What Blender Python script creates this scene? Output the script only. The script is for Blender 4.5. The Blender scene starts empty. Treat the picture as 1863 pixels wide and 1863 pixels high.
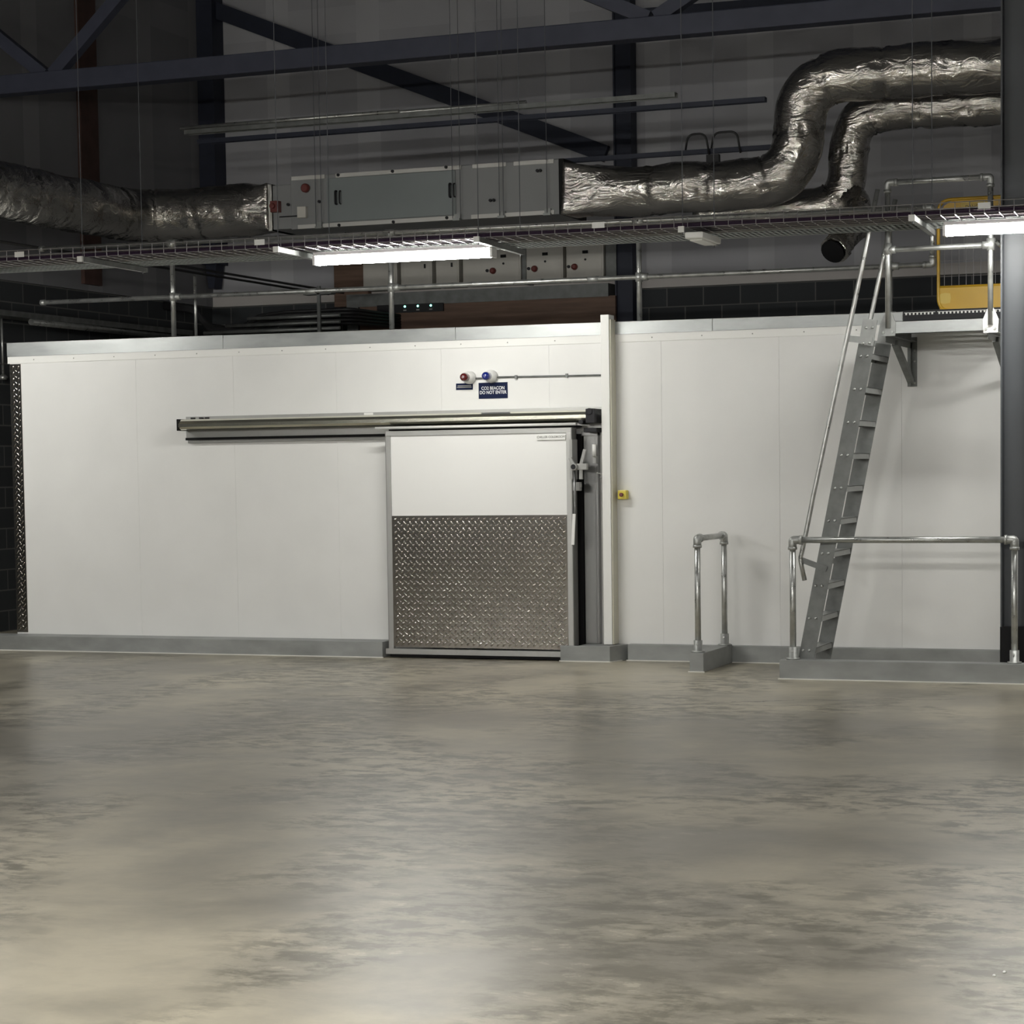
import bpy, math, random
from mathutils import Vector, Matrix, noise
random.seed(7)
S = bpy.context.scene
COL = S.collection

# ------------------------------------------------------------------ camera
cd = bpy.data.cameras.new('camera')
cam = bpy.data.objects.new('camera', cd); COL.objects.link(cam)
R = Vector((0.93414642, 0.35662111, -0.01385095))
U = Vector((-0.01020498, 0.06548532, 0.99780135))
F = Vector((-0.35674406, 0.93195121, -0.06481219))
M = Matrix((R, U, -F)).transposed().to_4x4()
M.translation = Vector((6.0, -18.3, 1.7))
cam.matrix_world = M
cd.sensor_width = 36; cd.lens = 76.5638; cd.shift_y = 0.0960; cd.clip_end = 200; cd.clip_start = 0.05
S.camera = cam

# ------------------------------------------------------------------ world, exposure, lamp strength
W = bpy.data.worlds.new('world'); S.world = W; W.use_nodes = True
W.node_tree.nodes['Background'].inputs[0].default_value = (0.6, 0.7, 1.0, 1)
W.node_tree.nodes['Background'].inputs[1].default_value = 0.0
S.view_settings.view_transform = 'Standard'; S.view_settings.look = 'None'
S.view_settings.gamma = 1; S.view_settings.use_curve_mapping = False
S.view_settings.exposure = 0.07
LAMP = 80.0          # emission of the batten diffusers
LAMP_HALL = 205.0     # the same battens further back in the hall

# ------------------------------------------------------------------ materials
def newmat(name):
    m = bpy.data.materials.new(name); m.use_nodes = True
    nt = m.node_tree; b = nt.nodes['Principled BSDF']
    return m, nt, b
def N(nt, t, **kw):
    n = nt.nodes.new(t)
    for k, v in kw.items():
        if k.startswith('i_'): n.inputs[k[2:].replace('_', ' ')].default_value = v
        else: setattr(n, k, v)
    return n
def coords(nt, scale=(1, 1, 1)):
    g = N(nt, 'ShaderNodeNewGeometry'); mp = N(nt, 'ShaderNodeMapping')
    mp.inputs['Scale'].default_value = scale
    nt.links.new(g.outputs['Position'], mp.inputs['Vector'])
    return mp.outputs[0]
def ramp(nt, src, stops):
    r = N(nt, 'ShaderNodeValToRGB')
    e = r.color_ramp.elements
    while len(e) < len(stops): e.new(0.5)
    for i, (p, c) in enumerate(stops):
        e[i].position = p; e[i].color = (c[0], c[1], c[2], 1) if not isinstance(c, (int, float)) else (c, c, c, 1)
    nt.links.new(src, r.inputs[0]); return r.outputs[0]
def mth(nt, op, a, b=None, c=None):
    n = N(nt, 'ShaderNodeMath', operation=op)
    for i, x in enumerate((a, b, c)):
        if x is None: continue
        if isinstance(x, (int, float)): n.inputs[i].default_value = x
        else: nt.links.new(x, n.inputs[i])
    return n.outputs[0]
def mix(nt, fac, a, b):
    n = N(nt, 'ShaderNodeMix', data_type='RGBA')
    if isinstance(fac, (int, float)): n.inputs[0].default_value = fac
    else: nt.links.new(fac, n.inputs[0])
    for i, x in ((6, a), (7, b)):
        if isinstance(x, tuple): n.inputs[i].default_value = (*x, 1)
        else: nt.links.new(x, n.inputs[i])
    return n.outputs[2]
def mat(name, col, rough=0.5, metal=0.0, var=0.0, vscale=6.0, vs=(1, 1, 1), bump=0.0, bscale=40.0, rvar=0.0, coat=0.0, spec=0.5):
    m, nt, b = newmat(name)
    b.inputs['Base Color'].default_value = (*col, 1); b.inputs['Roughness'].default_value = rough
    b.inputs['Metallic'].default_value = metal; b.inputs['Specular IOR Level'].default_value = spec
    b.inputs['Coat Weight'].default_value = coat
    if var or rvar:
        n = N(nt, 'ShaderNodeTexNoise'); n.inputs['Scale'].default_value = vscale; n.inputs['Detail'].default_value = 6
        nt.links.new(coords(nt, vs), n.inputs['Vector'])
        if var:
            lo = tuple(max(0, c * (1 - var)) for c in col); hi = tuple(min(1, c * (1 + var)) for c in col)
            nt.links.new(ramp(nt, n.outputs['Fac'], [(0.3, lo), (0.7, hi)]), b.inputs['Base Color'])
        if rvar:
            nt.links.new(ramp(nt, n.outputs['Fac'], [(0.3, max(0.02, rough - rvar)), (0.7, rough + rvar)]), b.inputs['Roughness'])
    if bump:
        n = N(nt, 'ShaderNodeTexNoise'); n.inputs['Scale'].default_value = bscale; n.inputs['Detail'].default_value = 4
        nt.links.new(coords(nt), n.inputs['Vector'])
        bp = N(nt, 'ShaderNodeBump'); bp.inputs['Strength'].default_value = bump; bp.inputs['Distance'].default_value = 0.01
        nt.links.new(n.outputs['Fac'], bp.inputs['Height']); nt.links.new(bp.outputs[0], b.inputs['Normal'])
    return m
def emit(name, col, strength):
    m, nt, b = newmat(name)
    b.inputs['Base Color'].default_value = (*col, 1)
    b.inputs['Emission Color'].default_value = (*col, 1); b.inputs['Emission Strength'].default_value = strength
    return m

def floor_mat():
    m, nt, b = newmat('polished_concrete')
    def noi(scale, vs, detail=8, rough=0.6, dist=0.0, off=None):
        n = N(nt, 'ShaderNodeTexNoise'); n.inputs['Scale'].default_value = scale
        n.inputs['Detail'].default_value = detail; n.inputs['Roughness'].default_value = rough; n.inputs['Distortion'].default_value = dist
        nt.links.new(coords(nt, vs), n.inputs['Vector']); return n.outputs['Fac']
    big = noi(0.33, (1, 1.0, 1), 5, 0.55, 0.4)
    mid = noi(1.1, (1, 1, 1), 8, 0.62, 0.3)
    fine = noi(16, (1, 1, 1), 6, 0.7)
    trow = noi(2.6, (0.55, 1.6, 1), 9, 0.72, 0.5)
    base = ramp(nt, mth(nt, 'ADD', mth(nt, 'MULTIPLY', big, 0.6), mth(nt, 'MULTIPLY', mid, 0.4)),
                [(0.42, (0.22, 0.20, 0.160)), (0.49, (0.35, 0.32, 0.252)), (0.56, (0.50, 0.455, 0.355))])
    flake = noi(4.6, (1.0, 1.5, 1), 9, 0.70, 0.2)
    zone = noi(0.55, (1.2, 0.8, 1), 4, 0.55, 0.3)
    dark = mth(nt, 'MULTIPLY', ramp(nt, flake, [(0.43, 1.0), (0.54, 0.0)]), ramp(nt, zone, [(0.46, 1.0), (0.54, 0.10)]))
    c = mix(nt, mth(nt, 'MULTIPLY', dark, 0.78), base, (0.085, 0.076, 0.052))
    pale = mth(nt, 'MULTIPLY', ramp(nt, flake, [(0.60, 0.0), (0.64, 1.0)]), ramp(nt, zone, [(0.46, 1.0), (0.56, 0.1)]))
    c = mix(nt, mth(nt, 'MULTIPLY', pale, 0.35), c, (0.66, 0.62, 0.50))
    c = mix(nt, mth(nt, 'MULTIPLY', fine, 0.25), c, (0.33, 0.31, 0.25))
    # hairline cracks: distance to three straight runs, wobbling with noise
    pos = coords(nt); sx = N(nt, 'ShaderNodeSeparateXYZ'); nt.links.new(pos, sx.inputs[0])
    wob = noi(1.6, (1, 1, 1), 5, 0.6)
    w = mth(nt, 'MULTIPLY', mth(nt, 'SUBTRACT', wob, 0.5), 0.5)
    def line(x0, y0, x1, y1, width=0.012, amt=1.0):
        k = (y1 - y0) / (x1 - x0)
        t = mth(nt, 'SUBTRACT', sx.outputs[0], x0)
        yy = mth(nt, 'ADD', mth(nt, 'MULTIPLY', t, k), y0)
        d = mth(nt, 'ABSOLUTE', mth(nt, 'SUBTRACT', mth(nt, 'ADD', sx.outputs[1], w), yy))
        a = mth(nt, 'LESS_THAN', d, width)
        ins = mth(nt, 'MULTIPLY', mth(nt, 'GREATER_THAN', sx.outputs[0], x0), mth(nt, 'LESS_THAN', sx.outputs[0], x1))
        return mth(nt, 'MULTIPLY', mth(nt, 'MULTIPLY', a, ins), amt)
    l = mth(nt, 'MAXIMUM', line(-1.2, -5.6, 0.95, -3.5), line(0.95, -3.5, 3.4, -2.55))
    l = mth(nt, 'MAXIMUM', l, line(1.6, -3.35, 3.0, -3.2, 0.01))
    c = mix(nt, mth(nt, 'MULTIPLY', l, 0.75), c, (0.035, 0.03, 0.025))
    nt.links.new(c, b.inputs['Base Color'])
    r = ramp(nt, mth(nt, 'ADD', mth(nt, 'MULTIPLY', mid, 0.6), mth(nt, 'MULTIPLY', big, 0.4)), [(0.35, 0.28), (0.65, 0.40)])
    nt.links.new(r, b.inputs['Roughness'])
    b.inputs['Specular IOR Level'].default_value = 0.45
    bp = N(nt, 'ShaderNodeBump'); bp.inputs['Strength'].default_value = 0.06; bp.inputs['Distance'].default_value = 0.004
    nt.links.new(mth(nt, 'ADD', mid, mth(nt, 'MULTIPLY', fine, 0.3)), bp.inputs['Height']); nt.links.new(bp.outputs[0], b.inputs['Normal'])
    return m

def plaster_mat(name, axis, phase, g=1.0):
    # dry lining: taped joints every 1.25 m show as paler vertical bands, one paler band across
    m, nt, b = newmat(name)
    pos = coords(nt); sx = N(nt, 'ShaderNodeSeparateXYZ'); nt.links.new(pos, sx.inputs[0])
    a = sx.outputs[axis]
    t = mth(nt, 'FRACT', mth(nt, 'DIVIDE', mth(nt, 'ADD', a, phase), 1.25))
    band = mth(nt, 'LESS_THAN', t, 0.25)
    zt = mth(nt, 'FRACT', mth(nt, 'DIVIDE', mth(nt, 'ADD', sx.outputs[2], 0.05), 2.4))
    hb = mth(nt, 'LESS_THAN', zt, 0.14)
    n = N(nt, 'ShaderNodeTexNoise'); n.inputs['Scale'].default_value = 0.9; n.inputs['Detail'].default_value = 5
    nt.links.new(coords(nt), n.inputs['Vector'])
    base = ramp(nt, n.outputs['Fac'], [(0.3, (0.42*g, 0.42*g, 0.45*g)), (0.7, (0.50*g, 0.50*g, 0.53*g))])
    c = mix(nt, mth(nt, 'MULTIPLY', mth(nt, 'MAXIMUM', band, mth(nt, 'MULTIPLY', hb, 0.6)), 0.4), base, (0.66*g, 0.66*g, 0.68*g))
    nt.links.new(c, b.inputs['Base Color']); b.inputs['Roughness'].default_value = 0.9
    return m

def block_mat(name, swap):
    m, nt, b = newmat(name)
    pos = coords(nt); sx = N(nt, 'ShaderNodeSeparateXYZ'); nt.links.new(pos, sx.inputs[0])
    cx = N(nt, 'ShaderNodeCombineXYZ')
    nt.links.new(sx.outputs[1 if swap else 0], cx.inputs[0]); nt.links.new(sx.outputs[2], cx.inputs[1])
    br = N(nt, 'ShaderNodeTexBrick'); nt.links.new(cx.outputs[0], br.inputs['Vector'])
    br.inputs['Scale'].default_value = 1.0; br.inputs['Brick Width'].default_value = 0.45; br.inputs['Row Height'].default_value = 0.225
    br.inputs['Mortar Size'].default_value = 0.008; br.inputs['Mortar Smooth'].default_value = 0.1
    br.inputs['Color1'].default_value = (0.05, 0.055, 0.06, 1); br.inputs['Color2'].default_value = (0.035, 0.038, 0.042, 1)
    br.inputs['Mortar'].default_value = (0.13, 0.13, 0.125, 1)
    nt.links.new(br.outputs['Color'], b.inputs['Base Color']); b.inputs['Roughness'].default_value = 0.92
    return m

def foil_mat():
    m, nt, b = newmat('aluminium_foil')
    b.inputs['Base Color'].default_value = (0.56, 0.54, 0.51, 1); b.inputs['Metallic'].default_value = 1.0
    b.inputs['Roughness'].default_value = 0.15
    v = N(nt, 'ShaderNodeTexNoise'); v.inputs['Scale'].default_value = 7; v.inputs['Detail'].default_value = 5; v.inputs['Roughness'].default_value = 0.55; v.inputs['Distortion'].default_value = 1.2
    nt.links.new(coords(nt, (0.6, 1, 1.3)), v.inputs['Vector'])
    rid = mth(nt, 'ABSOLUTE', mth(nt, 'SUBTRACT', v.outputs['Fac'], 0.5))
    bp = N(nt, 'ShaderNodeBump'); bp.inputs['Strength'].default_value = 0.5; bp.inputs['Distance'].default_value = 0.05
    nt.links.new(rid, bp.inputs['Height']); nt.links.new(bp.outputs[0], b.inputs['Normal'])
    return m

MT = dict(
    floor=floor_mat(),
    plaster_b=plaster_mat('dry_lining_back', 0, 0.56), plaster_l=plaster_mat('dry_lining_side_shaded', 1, 0.0, .45),  # side lining coloured darker to stand in for weaker light on that wall
    block_b=block_mat('dark_block_back', False), block_l=block_mat('dark_block_side', True),
    roof=mat('roof_deck', (0.16, 0.165, 0.18), 0.8),
    hallwall=mat('hall_wall_paint', (0.5, 0.49, 0.48), 0.85, var=0.1),
    white=mat('white_panel', (0.80, 0.80, 0.79), 0.42, var=0.025, vscale=2.0, bump=0.03, bscale=6),
    whitetrim=mat('white_trim', (0.84, 0.84, 0.82), 0.4),
    doorwhite=mat('white_door_sheet', (0.84, 0.84, 0.83), 0.4, var=0.015, vscale=1.5),
    cream=mat('cream_enclosure', (0.62, 0.60, 0.55), 0.45, var=0.03),
    flash=mat('galvanised_flashing', (0.36, 0.375, 0.375), 0.42, 0.65, var=0.16, vscale=3.0, vs=(1, 1, 3), rvar=0.1),
    galv=mat('galvanised_steel', (0.31, 0.32, 0.315), 0.45, 0.6, var=0.22, vscale=11, rvar=0.12),
    galvdull=mat('weathered_galvanised_steel', (0.19, 0.198, 0.195), 0.55, 0.45, var=0.28, vscale=9, rvar=0.1),
    tube=mat('galvanised_tube', (0.50, 0.51, 0.50), 0.33, 0.8, var=0.18, vscale=14, rvar=0.08),
    cast=mat('cast_galvanised_fitting', (0.45, 0.46, 0.45), 0.48, 0.75, var=0.15, vscale=30),
    kerb=mat('galvanised_kerb_cladding', (0.30, 0.31, 0.305), 0.6, 0.15, var=0.22, vscale=2.6, vs=(1, 1, 2), rvar=0.08),
    kerbtop=mat('sealant_bead', (0.75, 0.74, 0.70), 0.6),
    alu=mat('anodised_aluminium', (0.42, 0.42, 0.41), 0.38, 0.7, var=0.05, vscale=3),
    aludark=mat('grey_door_edge', (0.26, 0.26, 0.25), 0.45, 0.5, var=0.06),
    stain=mat('brushed_stainless', (0.21, 0.21, 0.21), 0.3, 0.8, var=0.1, vscale=2, vs=(8, 8, 0.4)),
    rail=mat('polished_track', (0.66, 0.65, 0.55), 0.16, 0.95, var=0.08, vscale=3, vs=(1, 1, 6)),
    checker=mat('chequer_plate', (0.33, 0.31, 0.285), 0.17, 1.0, var=0.06, vscale=3),
    black=mat('matt_black', (0.008, 0.008, 0.009), 0.6, spec=0.2),  # plain black for seals, also for the door gap and duct mouth
    blackpl=mat('black_plastic', (0.012, 0.012, 0.015), 0.45, spec=0.3),
    greypl=mat('grey_plastic', (0.33, 0.33, 0.32), 0.4),
    whitepl=mat('white_plastic', (0.82, 0.82, 0.80), 0.35),
    steelblue=mat('dark_blue_grey_paint', (0.022, 0.027, 0.048), 0.6, var=0.1),
    colgrey=mat('grey_column_paint', (0.055, 0.060, 0.068), 0.5, var=0.08, vscale=2),
    truss=mat('dark_truss_paint', (0.06, 0.066, 0.10), 0.55, var=0.1),
    foil=foil_mat(),
    foiltape=mat('foil_tape', (0.80, 0.79, 0.75), 0.28, 1.0, bump=0.5, bscale=30),
    ahu=mat('grey_painted_casing', (0.27, 0.275, 0.28), 0.5, 0.2, var=0.05, vscale=2),
    ahudoor=mat('blue_grey_access_panel', (0.235, 0.26, 0.265), 0.45, 0.25, var=0.05, vscale=2),
    ahurail=mat('pale_aluminium_profile', (0.60, 0.59, 0.57), 0.45, 0.2),
    red=mat('red_isolator', (0.16, 0.035, 0.03), 0.4),
    redlens=mat('red_lens', (0.10, 0.006, 0.006), 0.12, coat=0.6),
    bluelens=mat('blue_lens', (0.008, 0.02, 0.20), 0.1, coat=0.8),
    navy=mat('navy_sign', (0.003, 0.009, 0.045), 0.6, spec=0.2),
    inkwhite=mat('white_lettering', (0.85, 0.87, 0.9), 0.5),
    ink=mat('black_lettering', (0.02, 0.02, 0.02), 0.5),
    yellow=mat('yellow_powder_coat', (0.50, 0.30, 0.012), 0.35, var=0.06, vscale=3),
    yellowpl=mat('yellow_plastic', (0.75, 0.62, 0.08), 0.4),
    yellowsign=mat('pale_yellow_sign', (0.58, 0.42, 0.09), 0.5),
    ply=mat('brown_plywood', (0.16, 0.095, 0.065), 0.6, var=0.25, vscale=3, vs=(0.6, 1, 9)),
    redbrown=mat('red_oxide_board', (0.075, 0.04, 0.032), 0.8, var=0.2),
    purple=mat('purple_data_cable', (0.03, 0.012, 0.036), 0.5),
    blackcable=mat('black_cable', (0.02, 0.02, 0.022), 0.5),
    rod=mat('dull_threaded_rod', (0.12, 0.125, 0.14), 0.6, 0.3),
    wire=mat('zinc_wire', (0.46, 0.45, 0.47), 0.4, 0.7),
    tray=mat('perforated_galvanised_tray', (0.36, 0.39, 0.38), 0.42, 0.6, var=0.12, vscale=8),
    scrap=mat('white_paper', (0.9, 0.9, 0.88), 0.7),
    lamp=emit('lit_diffuser', (1.0, 0.985, 0.925), LAMP), lamph=emit('lit_diffuser_hall', (1.0, 0.98, 0.92), LAMP_HALL),
    led=emit('lit_green_led', (0.25, 1.0, 0.75), 5.0),
)

# ------------------------------------------------------------------ mesh building
class MB:
    def __init__(s): s.v = []; s.f = []; s.s = []; s.st = []
    def add(s, vs, fs, smooth=False):
        o = len(s.v); s.st.append((o, len(s.f))); s.v += [tuple(v) for v in vs]
        for f in fs: s.f.append(tuple(i + o for i in f)); s.s.append(smooth)
        return s
    def box(s, x0, y0, z0, x1, y1, z1, m=None):
        if x0 > x1: x0, x1 = x1, x0
        if y0 > y1: y0, y1 = y1, y0
        if z0 > z1: z0, z1 = z1, z0
        vs = [Vector(p) for p in ((x0,y0,z0),(x1,y0,z0),(x1,y1,z0),(x0,y1,z0),(x0,y0,z1),(x1,y0,z1),(x1,y1,z1),(x0,y1,z1))]
        if m is not None: vs = [m @ v for v in vs]
        return s.add(vs, [(0,3,2,1),(4,5,6,7),(0,1,5,4),(1,2,6,5),(2,3,7,6),(3,0,4,7)])
    def bar(s, a, b, w, h, side=(0, 0, 1)):
        # rectangular bar from a to b; h measured along `side`, w across
        a = Vector(a); b = Vector(b); d = (b - a).normalized(); sd = Vector(side)
        q = (sd - d * sd.dot(d)).normalized(); p = d.cross(q)
        vs = []
        for c in (a, b):
            for sx, sy in ((-1,-1),(1,-1),(1,1),(-1,1)): vs.append(c + p * (sx * w / 2) + q * (sy * h / 2))
        return s.add(vs, [(3,2,1,0),(4,5,6,7),(0,1,5,4),(1,2,6,5),(2,3,7,6),(3,0,4,7)])
    def tube(s, pts, r, n=12, caps=True, radf=None):
        pts = [Vector(p) for p in pts]; k = len(pts)
        t0 = (pts[1] - pts[0]).normalized()
        up = Vector((0, 0, 1)) if abs(t0.z) < 0.9 else Vector((1, 0, 0))
        q = (up - t0 * up.dot(t0)).normalized(); vs = []
        for i, p in enumerate(pts):
            if i == 0: t = pts[1] - pts[0]
            elif i == k - 1: t = pts[-1] - pts[-2]
            else: t = (pts[i+1] - p).normalized() + (p - pts[i-1]).normalized()
            t.normalize(); q = (q - t * q.dot(t)).normalized(); e = t.cross(q)
            for j in range(n):
                a = 2 * math.pi * j / n
                dv = q * math.cos(a) + e * math.sin(a)
                rr = r[i] if isinstance(r, (list, tuple)) else r
                if radf: rr = radf(i, p, dv, rr)
                vs.append(p + dv * rr)
        fs = [(i*n+j, i*n+(j+1)%n, (i+1)*n+(j+1)%n, (i+1)*n+j) for i in range(k-1) for j in range(n)]
        s.add(vs, fs, n > 6)
        if caps:
            o = len(s.v) - len(vs)
            s.f.append(tuple(o + j for j in reversed(range(n)))); s.s.append(False)
            s.f.append(tuple(o + (k-1)*n + j for j in range(n))); s.s.append(False)
        return s
    def lathe(s, c, ax, prof, n=20):
        # prof: list of (distance along ax, radius)
        c = Vector(c); ax = Vector(ax).normalized()
        return s.tube([c + ax * d for d, r in prof], [r for d, r in prof], n)
    def prism(s, poly, y0, y1, plane='xz'):
        k = len(poly)
        def P(a, b, t): return (a, t, b) if plane == 'xz' else ((a, b, t) if plane == 'xy' else (t, a, b))
        vs = [P(a, b, y0) for a, b in poly] + [P(a, b, y1) for a, b in poly]
        fs = [tuple(range(k)), tuple(reversed(range(k, 2*k)))] + [(i, k+i, k+(i+1)%k, (i+1)%k) for i in range(k)]
        return s.add(vs, fs)
    def build(s, name, m, parent=None, bevel=0.0, local=False):
        me = bpy.data.meshes.new(name)
        off = Vector((0, 0, 0))
        if parent is not None and not local: off = Vector(parent['_o'])
        vs = s.v if off.length == 0 else [(v[0]-off.x, v[1]-off.y, v[2]-off.z) for v in s.v]
        me.from_pydata(vs, [], s.f); me.polygons.foreach_set('use_smooth', s.s)
        me.materials.append(m if not isinstance(m, str) else MT[m]); me.update()
        import bmesh
        bm = bmesh.new(); bm.from_mesh(me); bmesh.ops.recalc_face_normals(bm, faces=bm.faces); bm.to_mesh(me); bm.free()
        o = bpy.data.objects.new(name, me); COL.objects.link(o)
        if parent is not None: o.parent = parent
        o['_o'] = tuple(off)
        if bevel:
            b = o.modifiers.new('bevel', 'BEVEL'); b.width = bevel; b.segments = 2; b.limit_method = 'ANGLE'; b.angle_limit = math.radians(50)
        return o
def build_parts(mb, name, m, parent, gap=.004):
    # one object per separate piece: shapes whose boxes touch stay together
    st = mb.st + [(len(mb.v), len(mb.f))]; sh = []
    for (v0, f0), (v1, f1) in zip(st, st[1:]):
        vs = mb.v[v0:v1]
        sh.append([v0, v1, f0, f1, [min(p[i] for p in vs)-gap for i in range(3)], [max(p[i] for p in vs)+gap for i in range(3)]])
    grp = list(range(len(sh)))
    for i in range(len(sh)):
        for k in range(i):
            if all(sh[i][4][a] < sh[k][5][a] and sh[k][4][a] < sh[i][5][a] for a in range(3)):
                gi, gk = grp[i], grp[k]; grp = [gk if g == gi else g for g in grp]
    out = []
    for g in sorted(set(grp)):
        n_ = MB()
        for i, x in enumerate(sh):
            if grp[i] != g: continue
            off = len(n_.v); n_.v += mb.v[x[0]:x[1]]
            n_.f += [tuple(q-x[0]+off for q in f) for f in mb.f[x[2]:x[3]]]; n_.s += mb.s[x[2]:x[3]]
        out.append(n_.build(name, m, parent))
    return out
def thing(name, label, cat, loc=(0, 0, 0), rz=0.0, group=None):
    o = bpy.data.objects.new(name, None); COL.objects.link(o); o.empty_display_size = 0.1
    o.location = loc; o.rotation_euler = (0, 0, rz); o['label'] = label; o['category'] = cat; o['_o'] = tuple(loc)
    if group: o['group'] = group
    return o
def tag(o, label, cat, group=None):
    o['label'] = label; o['category'] = cat
    if group: o['group'] = group
    return o
def struct(name, mb, m):
    o = mb.build(name, m); o['kind'] = 'structure'; return o
def lab(o, text): o['label'] = text; return o
def copy_tree(o, parent=None, loc=None, label=None):
    c = o.copy(); COL.objects.link(c); c.parent = parent
    if loc is not None: c.location = loc
    if label: c['label'] = label
    for ch in [x for x in SRC if x.parent == o]: copy_tree(ch, c)
    return c
SRC = []
def box(*a): return MB().box(*a)
def fillet(pts, rad, n=8):
    pts = [Vector(p) for p in pts]; out = [pts[0]]
    for i in range(1, len(pts) - 1):
        a, b, c = pts[i-1], pts[i], pts[i+1]
        u = (a - b).normalized(); v = (c - b).normalized(); ang = u.angle(v)
        if ang > math.pi - 0.02: out.append(b); continue
        d = min(rad / math.tan(ang / 2), (a-b).length * 0.49 if i > 1 else (a-b).length * 0.98, (c-b).length * 0.49 if i < len(pts)-2 else (c-b).length * 0.98)
        p0 = b + u * d; p1 = b + v * d
        for k in range(n + 1):
            t = k / n; out.append((p0 * (1-t)**2) + (b * 2 * t * (1-t)) + (p1 * t * t))
    out.append(pts[-1]); return out
def resample(pts, step):
    pts = [Vector(p) for p in pts]; out = [pts[0]]; acc = 0
    for a, b in zip(pts, pts[1:]):
        L = (b - a).length; d = step - acc
        while d <= L: out.append(a + (b - a) * (d / L)); d += step
        acc = (acc + L) % step
    if (out[-1] - pts[-1]).length > step * 0.3: out.append(pts[-1])
    return out
def text(name, body, size, loc, m, parent=None, depth=0.0006, align='CENTER', sx=1.0, bold=0.0):
    cu = bpy.data.curves.new(name, 'FONT'); cu.body = body; cu.size = size; cu.align_x = align; cu.align_y = 'CENTER'
    cu.extrude = depth; cu.offset = bold
    t = bpy.data.objects.new('tmp', cu); COL.objects.link(t)
    bpy.context.view_layer.update()
    me = bpy.data.meshes.new_from_object(t.evaluated_get(bpy.context.evaluated_depsgraph_get()))
    bpy.data.objects.remove(t)
    o = bpy.data.objects.new(name, me); COL.objects.link(o); me.materials.clear(); me.materials.append(MT[m])
    off = Vector(parent['_o']) if parent is not None else Vector((0, 0, 0))
    mw = Matrix.Rotation(math.pi / 2, 4, 'X') @ Matrix.Diagonal((sx, 1, 1, 1))
    me.transform(Matrix.Translation(Vector(loc) - off) @ mw)
    if parent is not None: o.parent = parent
    return o

# ------------------------------------------------------------------ the hall
HX0, HX1, HY0, HY1, HZ = -7.7, 13.0, -27.0, 6.8, 8.5
struct('floor', box(HX0-.2, HY0-.2, -0.2, HX1+.2, HY1+.2, 0), 'floor')
struct('ceiling', box(HX0-.2, HY0-.2, HZ, HX1+.2, HY1+.2, HZ+.2), 'roof')
struct('wall_back', box(HX0, HY1, 0, HX1, HY1+.2, HZ), 'block_b')
struct('wall_left', box(HX0-.2, HY0, 0, HX0, HY1+.2, HZ), 'block_l')
struct('wall_right', box(HX1, HY0, 0, HX1+.2, HY1+.2, HZ), 'hallwall')
struct('wall_front', box(HX0, HY0-.2, 0, HX1, HY0, HZ), 'hallwall')
ZL = 3.83
struct('wall_back_lining', box(HX0+.05, HY1-.05, ZL, HX1, HY1, HZ), 'plaster_b')
struct('wall_left_lining', box(HX0, HY0, ZL, HX0+.05, HY1, HZ), 'plaster_l')
struct('trim_1', box(HX0+.05, HY1-.065, ZL, HX1, HY1-.05, ZL+.13), mat('lining_foot_trim', (0.55, 0.52, 0.50), 0.7))

# ------------------------------------------------------------------ cold room
CX0, CX1 = -6.26, 7.0
room = thing('cold_room', 'long white insulated panel cold room with galvanised top edging', 'cold room', (0, 0, 0))
seams = [-6.24, -4.83, -3.78, -2.71, -1.66, -0.62, 0.42, 1.47, 2.52, 3.58, 4.63, 5.68, 7.0]
for a, b in zip(seams, seams[1:]):
    box(a+.0003, 0, 0, b-.0003, .1, 2.86).build('wall_panel', 'white', room, bevel=.0015)
box(CX0+.02, .1, 0, CX0+.12, 5.4, 2.86).build('side_panel', 'white', room)
box(CX0+.02, .0, 2.86, CX1, 5.4, 2.965).build('roof_panel', 'white', room)
box(CX0, -.008, 2.795, CX1, 0, 2.862).build('cover_strip', 'whitetrim', room)
mb = MB()
for x in [CX0+.3+.45*i for i in range(28)]:
    mb.lathe((x, -.008, 2.828), (0, -1, 0), [(0, .006), (.004, .004)], 8)
mb.build('rivet', 'greypl', room)['kind'] = 'stuff'
fl = [(CX0, -3.875, 3.0, 2.995), (-3.870, -1.512, 2.993, 2.983), (-1.508, .885, 2.982, 2.972), (.890, 2.53, 2.971, 2.963), (3.55, CX1, 2.96, 2.955)]
for i, (a, b, za, zb) in enumerate(fl):
    m_ = MB()
    m_.prism([(a, 2.864), (b, 2.864), (b, zb), (a, za)], -.014, -.011)
    m_.prism([(a, za-.003), (b, zb-.003), (b, zb), (a, za)], -.014, .12)
    m_.build('edge_flashing', 'flash', room)
box(2.535, -.012, 2.864, 3.54, -.009, 2.972).build('black_edge_strip', 'blackpl', room)  # black strip over the roof edge where the flashing stops

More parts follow.
